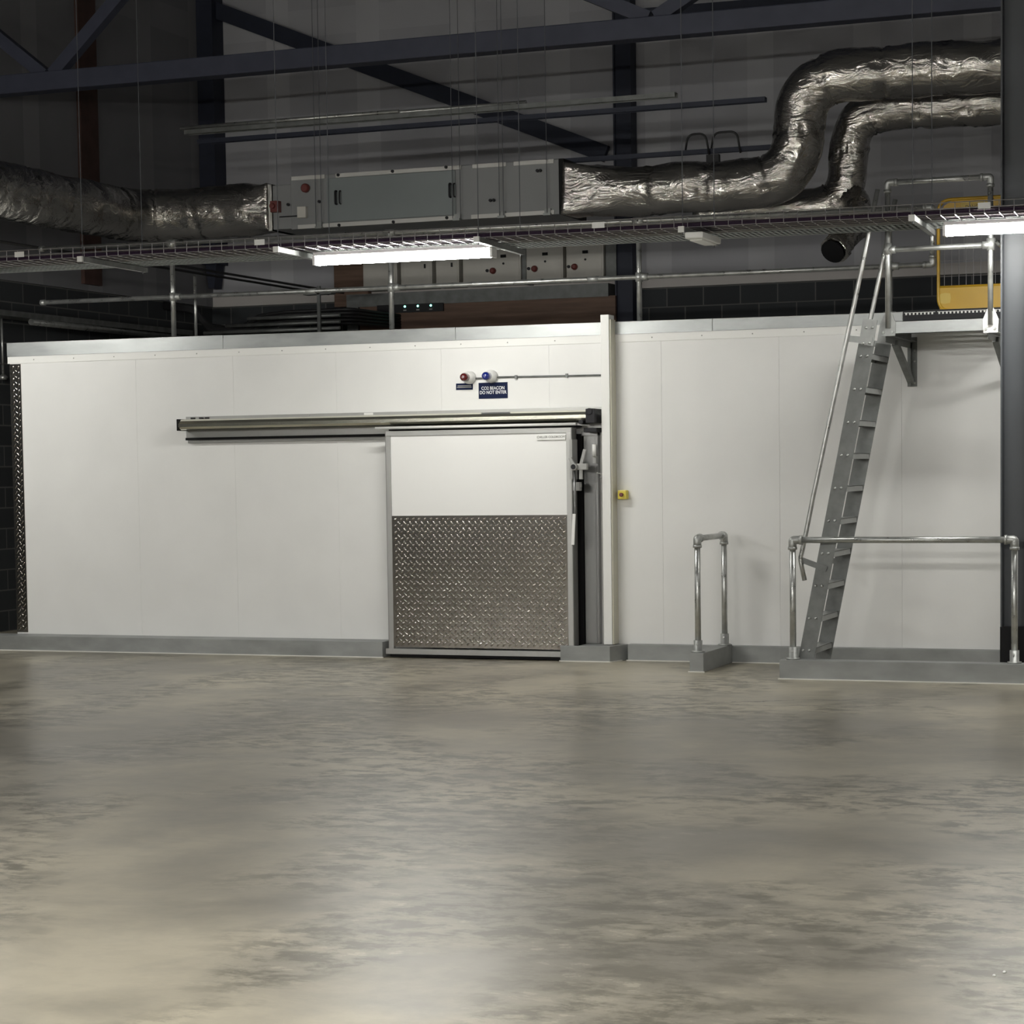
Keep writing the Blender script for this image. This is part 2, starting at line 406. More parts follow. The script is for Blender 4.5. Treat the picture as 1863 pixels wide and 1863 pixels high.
def lozenge_plate(mb, x0, x1, z0, z1, y, px, pz, L=.023, Wd=.0095, H=.0034, z_first=None):
    """raised tears on a flat sheet facing -Y, alternating slope like real chequer plate"""
    nx = int(round((x1-x0)/px)); nz = int(round((z1-z0)/pz)); sx = (x1-x0)/nx; sz = (z1-z0)/nz
    segs = 10
    def tear(cx, cz, ang):
        ca, sa = math.cos(ang), math.sin(ang); vs = []
        for rr, hh in ((1.0, 0.0), (0.72, 0.55), (0.36, 0.9)):
            for k in range(segs):
                t = 2*math.pi*k/segs; u = L*rr*math.cos(t); v = Wd*rr*math.sin(t)
                vs.append((cx+u*ca-v*sa, y-H*hh, cz+u*sa+v*ca))
        vs.append((cx, y-H, cz)); fs = []
        for r_ in range(2):
            for k in range(segs): fs.append((r_*segs+k, r_*segs+(k+1) % segs, (r_+1)*segs+(k+1) % segs, (r_+1)*segs+k))
        for k in range(segs): fs.append((2*segs+k, 2*segs+(k+1) % segs, 3*segs))
        mb.add(vs, fs, True)
    for i in range(nx):
        for j in range(nz):
            tear(x0+(i+.5)*sx, z0+(j+.5)*sz, math.radians(50))
            if i < nx-1 and j < nz-1: tear(x0+(i+1)*sx, z0+(j+1)*sz, math.radians(-40))
cp = MB().box(CX0+.02, -.006, .16, -6.115, 0, 2.79)
lozenge_plate(cp, CX0+.022, -6.117, .165, 2.785, -.006, .052, .058)
lab(cp.build('corner_plate', 'checker', room), 'chequer plate corner guard strip')
# door reveal: stainless jamb right of the sliding door
j = MB(); j.box(-.285, -.06, .142, -.175, 0, 2.0); j.box(-.175, -.065, .142, -.150, 0, 2.03); j.box(-.30, -.07, 1.98, -.15, 0, 2.02)
lab(j.build('door_jamb', 'stain', room, bevel=.003), 'brushed metal jamb right of the sliding door')
box(-.45, -.05, .1, -.30, -.001, 2.0).build('door_gap_shade', 'black', room)  # black box stands in for the shade in the gap behind the door
SR = room

# ------------------------------------------------------------------ kerbs
def kerb(name, x0, x1, yf, yb, h, label, poly=None, bead=True):
    t = thing(name, label, 'kerb', ((x0+x1)/2, (yf+yb)/2, 0), group=None)
    m_ = MB()
    if poly: m_.prism(poly, 0, h, 'xy')
    else: m_.box(x0, yf, 0, x1, yb, h)
    m_.build('cladding', 'kerb', t, bevel=.004)
    if bead:
        b_ = MB()
        if poly:
            for (ax, ay), (bx, by) in zip(poly, poly[1:]+poly[:1]):
                if max(ay, by) < -.01: b_.bar((ax, ay, .004), (bx, by, .004), .02, .008)
        else:
            b_.box(x0-.01, yf-.01, 0, x1+.01, yf, .008)
        build_parts(b_, 'sealant_bead', 'kerbtop', t)
    return t
kerb('kerb', HX0+.01, -2.17, -.27, -.001, .145, 'long grey metal clad kerb left of the sliding door')
kerb('kerb', -.45, .02, -.27, -.001, .14, 'short grey kerb stepping out right of the sliding door',
     poly=[(-.45, -.275), (.01, -.275), (.06, -.10), (.10, -.001), (-.285, -.001), (-.285, -.266), (-.45, -.266)])
kerb('kerb', .115, CX1, -.09, -.001, .145, 'grey kerb along white wall behind the ladder')
kerb('kerb', .945, 1.065, -1.0, -.092, .16, 'short grey kerb stub standing out from white wall')
kerb('kerb', 1.81, 6.2, -1.42, -1.275, .155, 'long grey kerb under the front pipe rail')

# ------------------------------------------------------------------ sliding door
DX0, DX1, DZ0, DZ1, DY = -2.11, -.335, .10, 2.055, -.25
door = thing('sliding_door', 'white sliding cold room door with chequer kick plate', 'door', ((DX0+DX1)/2, -.19, .02))
box(DX0+.01, DY+.012, DZ0, DX1-.01, -.12, DZ1-.01).build('leaf', 'doorwhite', door, bevel=.002)
f = MB(); w = .045
f.box(DX0, DY, DZ1-w, DX1, DY+.03, DZ1); f.box(DX0, DY, DZ0-.02, DX0+w, DY+.03, DZ1-w)
f.box(DX1-w, DY, DZ0-.02, DX1, DY+.03, DZ1-w); 
f.build('face_frame', 'alu', door, bevel=.002)
e = MB(); e.box(DX1, DY+.002, DZ0-.02, DX1+.006, -.12, DZ1); e.box(DX0-.006, DY+.002, DZ0-.02, DX0, -.12, DZ1)
build_parts(e, 'edge_cap', 'aludark', door)
kp = MB().box(DX0+w, DY+.006, DZ0, DX1-w, DY+.012, 1.29)
lozenge_plate(kp, DX0+w+.004, DX1-w-.004, DZ0+.005, 1.285, DY+.006, .0585, .0588)
lab(kp.build('kick_plate', 'checker', door), 'chequer plate on the lower half of the door')
br_ = MB(); br_.box(DX0-.03, DY-.012, .035, -.45, DY+.01, .085); br_.box(DX0-.03, DY+.01, .045, DX1, -.13, .075)
for k in range(9): br_.lathe((DX0+.1+k*.19, DY-.012, .062), (0, -1, 0), [(0, .006), (.004, .005)], 8)
br_.build('bottom_rail', 'alu', door, bevel=.002)
box(DX0, DY+.02, .008, -.45, -.14, .036).build('bottom_seal', 'black', door)
nl = box(-.655, DY-.004, 1.950, -.385, DY+.010, 1.992).build('name_label', 'whitepl', door)
text('lettering', 'CHILLER COLDROOM', .027, (-.52, DY-.0045, 1.974), 'ink', nl, sx=.98)
# handle gear on the leading edge
hg = MB(); hg.box(DX1-.005, DY-.03, 1.60, DX1+.02, -.14, 1.95)
hg.build('mounting_plate', 'greypl', door)
h2 = MB(); h2.lathe((DX1+.05, DY-.09, 1.71), (0, 1, 0), [(0, .03), (.02, .033), (.06, .026), (.14, .026)], 16)
h2.bar((DX1+.05, DY-.03, 1.71), (DX1+.16, DY-.03, 1.71), .05, .055); h2.bar((DX1+.10, DY-.03, 1.72), (DX1+.14, DY-.03, 1.86), .03, .025, (0,1,0))
h2.bar((DX1+.04, DY-.03, 1.72), (DX1+.0, DY-.03, 1.79), .03, .03, (0,1,0)); h2.bar((DX1+.10, DY-.03, 1.70), (DX1+.10, DY-.03, 1.60), .03, .03, (0,1,0))
h2.build('handle_pivot', 'greypl', door, bevel=.004)
MB().lathe((DX1+.05, DY-.094, 1.71), (0, 1, 0), [(0, .022), (.006, .022)], 16).build('pivot_cap', 'blackpl', door)
MB().tube(fillet([(DX1+.045, DY-.05, 1.70), (DX1+.05, DY-.055, 1.35), (DX1+.03, DY-.06, 1.02)], .1), .011, 8).build('lever_handle', 'stain', door)
MB().bar((DX1+.045, DY-.066, 1.30), (DX1+.03, DY-.068, 1.03), .026, .012, (0,1,0)).build('handle_grip', 'whitepl', door)
lk = MB(); lk.box(DX1+.01, DY-.0, 1.50, DX1+.075, DY+.06, 1.575); lk.box(DX1+.075, DY+.01, 1.53, DX1+.085, DY+.04, 1.56)
lk.build('lock_keep', 'greypl', door, bevel=.003)
MB().lathe((DX1+.17, -.12, 1.80), (0, 0, 1), [(0, .018), (.105, .018)], 12).build('guide_roller', 'whitepl', door)
box(DX1+.155, -.12, 1.74, DX1+.185, -.062, 1.80).build('roller_bracket', 'greypl', door)

# ------------------------------------------------------------------ sliding track over the door
tr = thing('door_track', 'long horizontal sliding door track fixed to white wall', 'door track', (-2.15, 0, 2.12))
box(-4.28, -.03, 2.035, -.115, -.001, 2.235).build('back_plate', 'alu', tr, bevel=.002)
m_ = MB(); m_.box(-4.28, -.045, 2.012, -2.15, -.001, 2.036); m_.build('black_strip', 'black', tr)  # black strip along the underside of the back plate
box(-4.26, -.035, 1.985, -2.12, -.001, 2.011).build('lower_strip', 'aludark', tr)
prof = MB()
secs = [(-.03, 2.21), (-.16, 2.205), (-.20, 2.19), (-.215, 2.165), (-.215, 2.135), (-.20, 2.115), (-.16, 2.105), (-.03, 2.105)]
prof.prism(secs, -4.26, -.20, 'yz')
prof.build('track_profile', 'rail', tr)
box(-4.275, -.22, 2.10, -4.26, -.03, 2.21).build('end_cap', 'black', tr, bevel=.004)
m_ = MB()
for x in (-4.19, -4.10, -4.04): m_.box(x, -.10, 2.21, x+.03, -.06, 2.225)
build_parts(m_, 'end_stop', 'blackpl', tr)
m_ = MB(); m_.tube([(-2.20, -.27, 2.083), (-.28, -.27, 2.083)], .012, 12); m_.bar((-2.2, -.25, 2.083), (-.28, -.25, 2.083), .04, .02); m_.build('hanger_rail', 'whitetrim', tr)
box(-2.1, -.20, 2.058, -.30, -.05, 2.072).build('hanger_gap_seal', 'black', tr)
m_ = MB(); m_.box(-.205, -.23, 2.09, -.12, -.03, 2.215); m_.lathe((-.17, -.24, 2.19), (0, 1, 0), [(0, .03), (.2, .03)], 12); m_.lathe((-.24, -.26, 2.10), (0, 1, 0), [(0, .022), (.2, .022)], 12)
m_.box(-.235, -.2, 2.01, -.115, -.03, 2.05); m_.build('drive_housing', 'blackpl', tr, bevel=.004)
m_ = MB()
for x in (-3.6, -2.98, -1.9, -1.0): m_.lathe((x, -.03, 2.222), (0, -1, 0), [(0, .006), (.005, .005)], 8)
build_parts(m_, 'fixing_screw', 'cast', tr)
lab(box(-2.42, -.034, 2.212, -2.33, -.0301, 2.232).build('maker_label', 'whitepl', tr), 'small white label')

# trunking and wall devices
tk = MB().box(-.075, -.15, .14, -.005, -.001, 3.03); tk.box(.005, -.13, .145, .03, -.0, 2.98)
t_ = thing('cable_trunking', 'tall narrow white vertical trunking right of the sliding door', 'trunking', (-.03, -.07, .14))
box(-.085, -.15, .145, -.008, -.001, 3.03).build('trunking_body', 'whitetrim', t_, bevel=.003)
box(-.008, -.135, .146, .004, -.001, 2.99).build('trunking_lid_edge', mat('cream_lid', (.62, .6, .5), .5), t_)

def beacon(x, z, lens, label, lensname):
    t = thing('warning_beacon', label, 'beacon', (x, 0, z))
    MB().lathe((x, -.001, z), (0, -1, 0), [(0, .058), (.045, .058), (.07, .052), (.11, .038)], 24).build('housing', 'whitepl', t)
    MB().lathe((x, -.11, z), (0, -1, 0), [(0, .038), (.05, .037), (.07, .03), (.08, .012)], 20).build('lens', lens, t)
    return t
beacon(-1.375, 2.525, 'redlens', 'white wall beacon with dark red lens above small navy sign', 'red')
beacon(-1.165, 2.53, 'bluelens', 'white wall beacon with blue lens above larger navy sign', 'blue')
cn = MB(); cn.tube([(-1.32, -.014, 2.515), (-1.22, -.014, 2.518)], .008, 8); cn.tube([(-1.11, -.014, 2.522), (-.088, -.014, 2.512)], .008, 8)
for x in (-.93, -.45): cn.box(x-.01, -.024, 2.50, x+.01, -.001, 2.535)
tag(cn.build('conduit', 'galvdull'), 'thin grey conduit run from the beacons to white trunking', 'conduit')
sg = thing('warning_sign', 'navy warning sign reading CO2 BEACON DO NOT ENTER', 'sign', (-1.155, 0, 2.40))
bd = box(-1.295, -.006, 2.333, -1.017, -.001, 2.476).build('sign_board', 'navy', sg)
text('lettering', 'CO2 BEACON', .041, (-1.156, -.0068, 2.425), 'inkwhite', bd, sx=.86, bold=.0006)
text('lettering', 'DO NOT ENTER', .041, (-1.156, -.0068, 2.387), 'inkwhite', bd, sx=.86, bold=.0006)
s2 = thing('small_sign', 'small navy label sign under red beacon', 'sign', (-1.43, 0, 2.45))
b2 = box(-1.515, -.005, 2.418, -1.352, -.001, 2.476).build('sign_board', 'navy', s2)
m_ = MB(); m_.box(-1.50, -.0058, 2.450, -1.367, -.005, 2.458); m_.box(-1.505, -.0058, 2.436, -1.363, -.005, 2.444); m_.build('lettering', 'greypl', b2)

es = thing('emergency_switch', 'yellow push switch box on wall right of white trunking', 'switch', (.07, 0, 1.46))
box(.03, -.075, 1.42, .11, -.001, 1.50).build('box', 'yellowpl', es, bevel=.008)
MB().lathe((.07, -.075, 1.46), (0, -1, 0), [(0, .016), (.02, .018), (.028, .012)], 16).build('button', 'red', es)
cb = MB().tube(fillet([(-.16, -.07, 1.655), (-.13, -.03, 1.645), (-.088, -.02, 1.642)], .02), .004, 6); cb.tube([(-.15, -.012, 1.615), (-.088, -.012, 1.615)], .006, 6)
tag(cb.build('sensor_cable', 'whitepl'), 'short white cable between door jamb and trunking', 'cable')

# ------------------------------------------------------------------ tube rails on the floor
def elbow(mb, p, a, b, r):
    p = Vector(p); a = Vector(a).normalized(); b = Vector(b).normalized()
    mb.tube(fillet([p + a*.075, p + a*.03, p, p + b*.03, p + b*.075], .045, 6), r*1.32, 14)
    mb.lathe(p + a*.055, a, [(0, r*1.5), (.022, r*1.5)], 14); mb.lathe(p + b*.055, b, [(0, r*1.5), (.022, r*1.5)], 14)
def loop_rail(name, label, P0, P1, zb, zt, r, loc):
    t = thing(name, label, 'guard rail', loc)
    P0 = Vector(P0); P1 = Vector(P1)
    for P in (P0, P1):
        MB().tube([(P.x, P.y, zb), (P.x, P.y, zt)], r, 16).build('post', 'tube', t)
        m_ = MB(); m_.lathe((P.x, P.y, zb), (0, 0, 1), [(0, .055), (.012, .055), (.013, r*1.45), (.10, r*1.45)], 18)
        m_.lathe((P.x, P.y-.03, zb+.07), (0, -1, 0), [(0, .009), (.008, .008)], 8)
        m_.build('base_flange', 'cast', t)
    MB().tube([(P0.x, P0.y, zt), (P1.x, P1.y, zt)], r, 16).build('top_rail', 'tube', t)
    d = (P1 - P0).normalized()
    for P, s in ((P0, 1), (P1, -1)):
        m_ = MB(); elbow(m_, (P.x, P.y, zt), (0, 0, -1), d*s, r); m_.build('elbow_fitting', 'cast', t)
    return t
loop_rail('guard_rail', 'long low galvanised pipe rail in front of the ladder', (1.905, -1.348, 0), (3.64, -1.348, 0), .155, 1.105, .025, (2.77, -1.348, .155))
loop_rail('guard_rail', 'narrow galvanised pipe hoop on short kerb stub', (1.0, -.93, 0), (1.025, -.19, 0), .16, 1.105, .025, (1.01, -.56, .16))

# ------------------------------------------------------------------ ladder, leaning along the wall up to the platform
lad = thing('access_ladder', 'steep galvanised ladder with flat stringers and handrails', 'ladder', (1.95, -.93, 0))
def lx(z): return 1.945 + (z * .525 / 2.58)
dirv = Vector((.525, 0, 2.58)).normalized()
for y in (-1.25, -.60):
    m_ = MB().bar((lx(0)+.013, y, 0.0), (lx(2.67), y, 2.67), .012, .125, (1, 0, 0))
    m_.build('stringer', 'galvdull', lad)
for y, nm in ((-1.262, 'near'), (-.588, 'far')):
    m_ = MB().bar((lx(2.63), y, 2.63), (lx(2.63)+.035, y, 2.83), .012, .115, (1, 0, 0)).build('splice_plate', 'galv', lad)
rz_ = [.235+.2585*k for k in range(10)]
for z in rz_:
    m_ = MB(); x = lx(z)+.005
    m_.box(x-.055, -1.244, z-.004, x+.055, -.606, z+.001); m_.box(x-.055, -1.244, z-.045, x-.051, -.606, z); m_.box(x+.051, -1.244, z-.045, x+.055, -.606, z)
    m_.build('rung', 'galv', lad)
for z in rz_ + [2.66, 2.78]:
    for dx in (-.025, .025):
        MB().lathe((lx(z-.015)+dx, -1.256 if z < 2.6 else -1.268, z-.015), (0, -1, 0), [(0, .011), (.008, .011), (.009, .006), (.018, .006)], 8).build('bolt', 'cast', lad)
near = [(2.58, 3.83), (2.51, 3.50), (2.385, 2.92), (2.06, 1.46), (1.99, 1.12), (1.95, .95), (1.985, .78)]
MB().tube(fillet([(a, -1.28, b) for a, b in near], .12, 5), .019, 12).build('handrail', 'tube', lad)
MB().tube(fillet([(a-.0, -.57, b) for a, b in near], .12, 5), .019, 12).build('handrail', 'tube', lad)
for y in (-1.27, -.58):
    m_ = MB(); m_.bar((1.955, y, .945), (2.16, y, .87), .008, .045, (0, 0, 1)); m_.build('handrail_bracket', 'galvdull', lad)
    m_ = MB(); m_.bar((2.34, y, 2.685), (2.53, y, 2.66), .008, .05, (0, 0, 1)); m_.build('handrail_bracket', 'galv', lad)

# ------------------------------------------------------------------ platform at the ladder head
pf = thing('access_platform', 'small galvanised landing bracketed to the wall at ladder top', 'platform', (3.05, -.6, 2.6))
PX0, PX1, PY0 = 2.60, 3.47, -1.15
m_ = MB(); m_.box(PX0, PY0, 2.715, PX1, PY0+.006, 2.815); m_.box(PX0, PY0, 2.715, PX1, PY0+.04, 2.72); m_.box(PX0, PY0, 2.81, PX1, PY0+.04, 2.815)
for x in (2.90, 2.96): m_.lathe((x, PY0, 2.765), (0, -1, 0), [(0, .007), (.003, .007)], 8)
m_.build('front_channel', 'flash', pf)
for x in (PX0, PX1-.006):
    m_ = MB(); m_.box(x, PY0+.006, 2.715, x+.006, -.02, 2.815); m_.build('side_channel', 'galvdull', pf)
g = MB()
for k in range(28): x = PX0+.02+k*(PX1-PX0-.04)/27; g.box(x-.0015, PY0+.04, 2.785, x+.0015, -.02, 2.81)
for k in range(12): y = PY0+.06+k*.093; g.box(PX0+.01, y-.002, 2.792, PX1-.01, y+.002, 2.81)
g.build('grating', 'galvdull', pf)
for bx in (2.60, 3.40):
    b_ = MB(); b_.box(bx-.03, -.008, 2.34, bx+.05, 0, 2.75); b_.box(bx+.0, -.07, 2.34, bx+.008, -.008, 2.72)
    b_.box(bx, PY0+.04, 2.655, bx+.008, -.008, 2.714); b_.box(bx, PY0+.04, 2.706, bx+.05, -.008, 2.714)
    b_.bar((bx+.004, -.03, 2.38), (bx+.004, -.72, 2.67), .05, .045, (0, 0, 1))
    br_ = b_.build('wall_bracket', 'galvdull', pf)
    m_ = MB()
    for z in (2.37, 2.55, 2.64): m_.lathe((bx+.03, -.008, z), (0, -1, 0), [(0, .012), (.01, .011), (.011, .006), (.02, .005)], 8)
    build_parts(m_, 'bolt', 'cast', br_)
for px in (2.635, 3.43):
    MB().tube([(px, PY0-.02, 2.76), (px, PY0-.02, 3.89)], .021, 14).build('post', 'tube', pf)
    m_ = MB().prism([(px-.055, 2.70), (px+.055, 2.70), (px+.06, 2.80), (px+.035, 2.86), (px+.015, 2.90), (px-.015, 2.90), (px-.035, 2.86), (px-.06, 2.80)], PY0-.012, PY0-.001)
    fp = m_.build('post_foot_plate', 'whitetrim' if px > 3 else 'galv', pf)
    m_ = MB()
    for dx in (-.035, .035): m_.lathe((px+dx, PY0-.012, 2.73), (0, -1, 0), [(0, .011), (.012, .010)], 8)
    build_parts(m_, 'bolt', 'cast', fp)
MB().tube([(2.635, PY0-.02, 3.89), (3.43, PY0-.02, 3.89)], .021, 14).build('top_rail', 'tube', pf)
MB().tube([(2.635, PY0-.02, 3.37), (3.43, PY0-.02, 3.37)], .021, 14).build('mid_rail', 'tube', pf)
m_ = MB(); elbow(m_, (2.635, PY0-.02, 3.89), (0, 0, -1), (1, 0, 0), .02); elbow(m_, (3.43, PY0-.02, 3.89), (0, 0, -1), (-1, 0, 0), .02)
for px, s in ((2.635, 1), (3.43, -1)):
    m_.lathe((px, PY0-.02, 3.33), (0, 0, 1), [(0, .031), (.09, .031)], 14); m_.lathe((px, PY0-.02, 3.37), (s, 0, 0), [(0, .03), (.06, .03)], 14)
build_parts(m_, 'rail_fitting', 'cast', pf)
MB().tube([(3.43, PY0-.02, 3.42), (3.43, .08, 3.42)], .021, 12).build('side_rail', 'tube', pf)

# ------------------------------------------------------------------ yellow safety gate at the roof edge
gt = thing('safety_gate', 'yellow self closing safety gate with mesh above the platform', 'gate', (3.25, .1, 2.96))
GX0, GX1, GZ0, GZ1, GY = 2.81, 3.75, 2.965, 3.885, .10
fr = fillet([(3.3, GY, GZ0), (GX0, GY, GZ0), (GX0, GY, GZ1), (GX1, GY, GZ1), (GX1, GY, GZ0), (3.2, GY, GZ0)], .11, 7)
MB().tube(fr, .014, 10).build('frame', 'yellow', gt)
box(GX0+.01, GY-.004, GZ0+.01, GX1-.01, GY+.004, 3.16).build('toe_plate', 'yellow', gt)
MB().tube([(GX0, GY, 3.165), (GX1, GY, 3.165)], .01, 8).build('lower_rail', 'yellow', gt)
wp = [(GX0+.055+.05*math.cos(t*.785)*(1+.25*(t % 3)), GZ0+.105+.045*math.sin(t*.785)*(1+.2*(t % 2))) for t in range(8)]
lab(MB().prism(wp, GY-.0052, GY-.0042).build('worn_patch', 'yellowsign', gt), 'pale scuffed corner')
tp = MB().prism([(GX0+.02, 3.70), (GX1-.02, 3.70), (GX1-.02, GZ1-.01), (GX0+.12, GZ1-.01), (GX0+.05, GZ1-.05), (GX0+.02, GZ1-.10)], GY-.003, GY+.003).build('top_plate', 'yellow', gt)
sp = box(3.00, GY-.006, 3.71, 3.22, GY-.0031, 3.86).build('sign_plate', 'yellowsign', gt)
text('lettering', 'DANGER', .04, (3.11, GY-.0066, 3.815), 'ink', sp, sx=.95)
m_ = MB()
for k in range(15): x = GX0+.05+k*.06; m_.tube([(x, GY, 3.165), (x, GY, 3.70)], .0028, 4)
for k in range(4): z = 3.25+k*.13; m_.tube([(GX0, GY+.004, z), (GX1, GY+.004, z)], .0022, 4)
m_.build('mesh_infill', 'wire', gt)
toe = MB()
for x0, n_ in ((2.555, 8), (2.83, 17)):
    toe.box(x0-.01, -.016, 2.952, x0+n_*.031, -.013, 2.956)
    for k in range(n_): toe.box(x0+k*.031, -.018, 2.935, x0+k*.031+.014, -.013, 2.952)
tag(toe.build('grating_edge', 'whitetrim'), 'pale serrated grating edge along cold room roof by the gate', 'grating')

# ------------------------------------------------------------------ steel column at the right
def hcol(name, cx, cy, w, d, tf, tw, z0, z1, m, label, web_x=True, band=None):
    t = thing(name, label, 'column', (cx, cy, z0))
    m_ = MB()
    # flanges at left and right, web between them across X
    m_.box(cx-w/2, cy-d/2, z0, cx-w/2+tf, cy+d/2, z1); m_.box(cx+w/2-tf, cy-d/2, z0, cx+w/2, cy+d/2, z1)
    m_.box(cx-w/2+tf, cy-tw/2, z0, cx+w/2-tf, cy+tw/2, z1)
    m_.build('shaft', m, t)
    return t
c1 = hcol('steel_column', 3.605, -1.06, .20, .20, .013, .010, 0.0, HZ, 'colgrey', 'grey painted steel column at the right behind pipe rail')
m_ = MB(); m_.box(3.505-.002, -1.162, .02, 3.705+.002, -.958, .42); lab(m_.build('base_wrap', 'black', c1), 'black wrapped column base')
MB().box(3.45, -1.19, 0, 3.76, -.93, .018).build('base_plate', 'galvdull', c1)
hcol('steel_column', -2.02, 6.62, .22, .22, .02, .16, 0, HZ, 'steelblue', 'dark blue column on back wall behind plywood board')
t = thing('corner_column', 'dark blue column in far left corner ending above roof', 'column', (-7.55, 6.55, 3.9))
box(-7.645, 6.45, 4.35, -7.42, 6.74, HZ).build('shaft', 'steelblue', t)
m_ = MB().prism([(-7.62, 4.35), (-7.46, 4.35), (-7.50, 4.05), (-7.58, 4.05)], 6.5, 6.7); m_.build('tapered_foot', 'steelblue', t)
# back wall bracing
MB_ = MB().bar((-7.60, 6.6, 7.62), (-2.25, 6.6, 5.42), .08, .20, (0, 0, 1))
tag(MB_.build('wall_brace', 'steelblue'), 'dark diagonal brace crossing the back wall', 'brace')
MB_ = MB().bar((-2.0, 6.6, 7.0), (3.6, 6.6, 6.95), .1, .16, (0, 0, 1))
tag(MB_.build('wall_rail', 'steelblue'), 'dark horizontal steel rail high on back wall at right', 'beam')
# roof truss
ts = thing('roof_truss', 'dark steel roof truss spanning above the cold room', 'truss', (0, 1.5, 5.7))
MB().box(-7.64, 1.40, 5.69, 12.9, 1.60, 5.885).build('bottom_chord', 'truss', ts, bevel=.01)
MB().box(-7.64, 1.40, 7.7, 12.9, 1.60, 7.9).build('top_chord', 'truss', ts)
for a, b in (((-6.70, 5.86), (-7.62, 6.58)), ((-6.60, 5.86), (-4.55, 7.7)), ((-.12, 5.88), (-4.0, 7.7)), ((-.05, 5.88), (3.2, 7.7)), ((6.4, 5.88), (3.6, 7.7)), ((6.5, 5.88), (9.5, 7.7))):
    MB().bar((a[0], 1.5, a[1]), (b[0], 1.5, b[1]), .12, .13, (0, 0, 1)).build('diagonal', 'truss', ts)
m_ = box(-7.649, 3.60, 3.9, -7.60, 3.98, HZ-.01)
tag(m_.build('red_brown_strip', 'redbrown'), 'dull red-brown vertical strip on far left side wall', 'wall strip')

# ------------------------------------------------------------------ guard rail along the cold room roof
gr = thing('roof_guard_rail', 'galvanised two-bar guard rail along cold room roof edge', 'guard rail', (-1.5, .1, 2.965))
def zt(x): return 3.905 - (x+5.9)*.0088
def zm(x): return 3.385 - (x+5.9)*.0035
for x in (-4.46, -2.185, .195, 2.40):
    MB().tube([(x, .10, 2.965), (x, .10, zt(x))], .024, 14).build('post', 'tube', gr)
    m_ = MB(); m_.lathe((x, .10, zm(x)-.04), (0, 0, 1), [(0, .033), (.08, .033)], 14); m_.lathe((x, .10, zt(x)-.05), (0, 0, 1), [(0, .033), (.08, .033)], 14)
    m_.lathe((x-.05, .10, zt(x)), (1, 0, 0), [(0, .033), (.10, .033)], 14); m_.lathe((x+.02, .10, zm(x)), (1, 0, 0), [(0, .032), (.06, .032)], 14); build_parts(m_, 'cross_fitting', 'cast', gr)
    MB().lathe((x, .10, 2.965), (0, 0, 1), [(0, .055), (.01, .055)], 14).build('base_flange', 'cast', gr)
MB().tube([(-5.9, .1, zt(-5.9)), (2.72, .1, zt(2.72))], .0215, 14).build('top_rail', 'tube', gr)
MB().tube([(-5.9, .1, zm(-5.9)), (2.72, .1, zm(2.72))], .0215, 14).build('mid_rail', 'tube', gr)
MB().tube([(2.76, .1, zm(2.7)), (2.76, .1, zt(2.7))], .0215, 14).build('end_rail', 'tube', gr)
m_ = MB(); elbow(m_, (2.76, .1, zm(2.7)), (0, 0, 1), (-1, 0, 0), .0205); elbow(m_, (2.76, .1, zt(2.7)), (0, 0, -1), (-1, 0, 0), .0205)
for z in (zt(-5.9), zm(-5.9)): m_.lathe((-5.93, .1, z), (1, 0, 0), [(0, .026), (.05, .029)], 14)
m_.lathe((-3.05, .1, zm(-3)), (1, 0, 0), [(0, .026), (.10, .026)], 12); m_.lathe((-.28, .1, zm(-.3)), (1, 0, 0), [(0, .026), (.10, .026)], 12)
build_parts(m_, 'end_fitting', 'cast', gr)

# ------------------------------------------------------------------ cable trays, trapeze brackets, lamps
TZ = 3.50; TR = math.radians(2.4); TO = (-1.0, -1.9, TZ)
def tw(lx_, ly, z=0): return (TO[0]+lx_*math.cos(TR)-ly*math.sin(TR), TO[1]+lx_*math.sin(TR)+ly*math.cos(TR), TZ+z)
L0, L1 = -6.5, 8.6
bt = thing('wire_basket_tray', 'galvanised wire basket tray, nearer of the two hung trays', 'cable tray', TO, TR)
wm = MB()
n_ = int((L1-L0)/.105)
for k in range(n_):
    x = L0+k*.105
    wm.tube([(x, -.50, .088), (x, -.50, 0), (x, -.06, 0), (x, -.06, .088)], .0032, 4)
for y, z in ((-.50, .088), (-.50, .045), (-.06, .088), (-.06, .045), (-.50, .003), (-.39, .003), (-.28, .003), (-.17, .003), (-.06, .003)):
    wm.tube([(L0, y, z), (L1, y, z)], .0032, 4)
wm.build('basket', 'wire', bt, local=True)
for x, w_ in ((1.57, .10), (4.48, .09), (-3.48, .09), (-1.27, .09)):
    lab(MB().box(x, -.507, .03, x+w_, -.504, .075).build('tray_label', 'whitepl', bt, local=True), 'small white tag')
pc = MB()
for i in range(14):
    y0 = -.47+.028*i; pts = []
    for k in range(60):
        x = L0+(L1-L0)*k/59
        pts.append((x, y0+.012*noise.noise(Vector((x*.8, i*3.1, 0))), .012+.012*(i % 3)+.006*noise.noise(Vector((x, i, 5)))))
    pc.tube(pts, .0075, 5)
o = pc.build('data_cables', 'purple', None, local=True); o.location = TO; o.rotation_euler = (0, 0, TR)
tag(o, 'bundle of dark purple cables lying in the wire basket tray', 'cables'); o['kind'] = 'stuff'
pt = thing('perforated_cable_tray', 'perforated galvanised tray, further of the two hung trays', 'cable tray', TO, TR)
pm = MB()
for y in (0.0, .13, .26, .39): pm.box(L0, y, 0, L1, y+.035, .0015)
k = L0
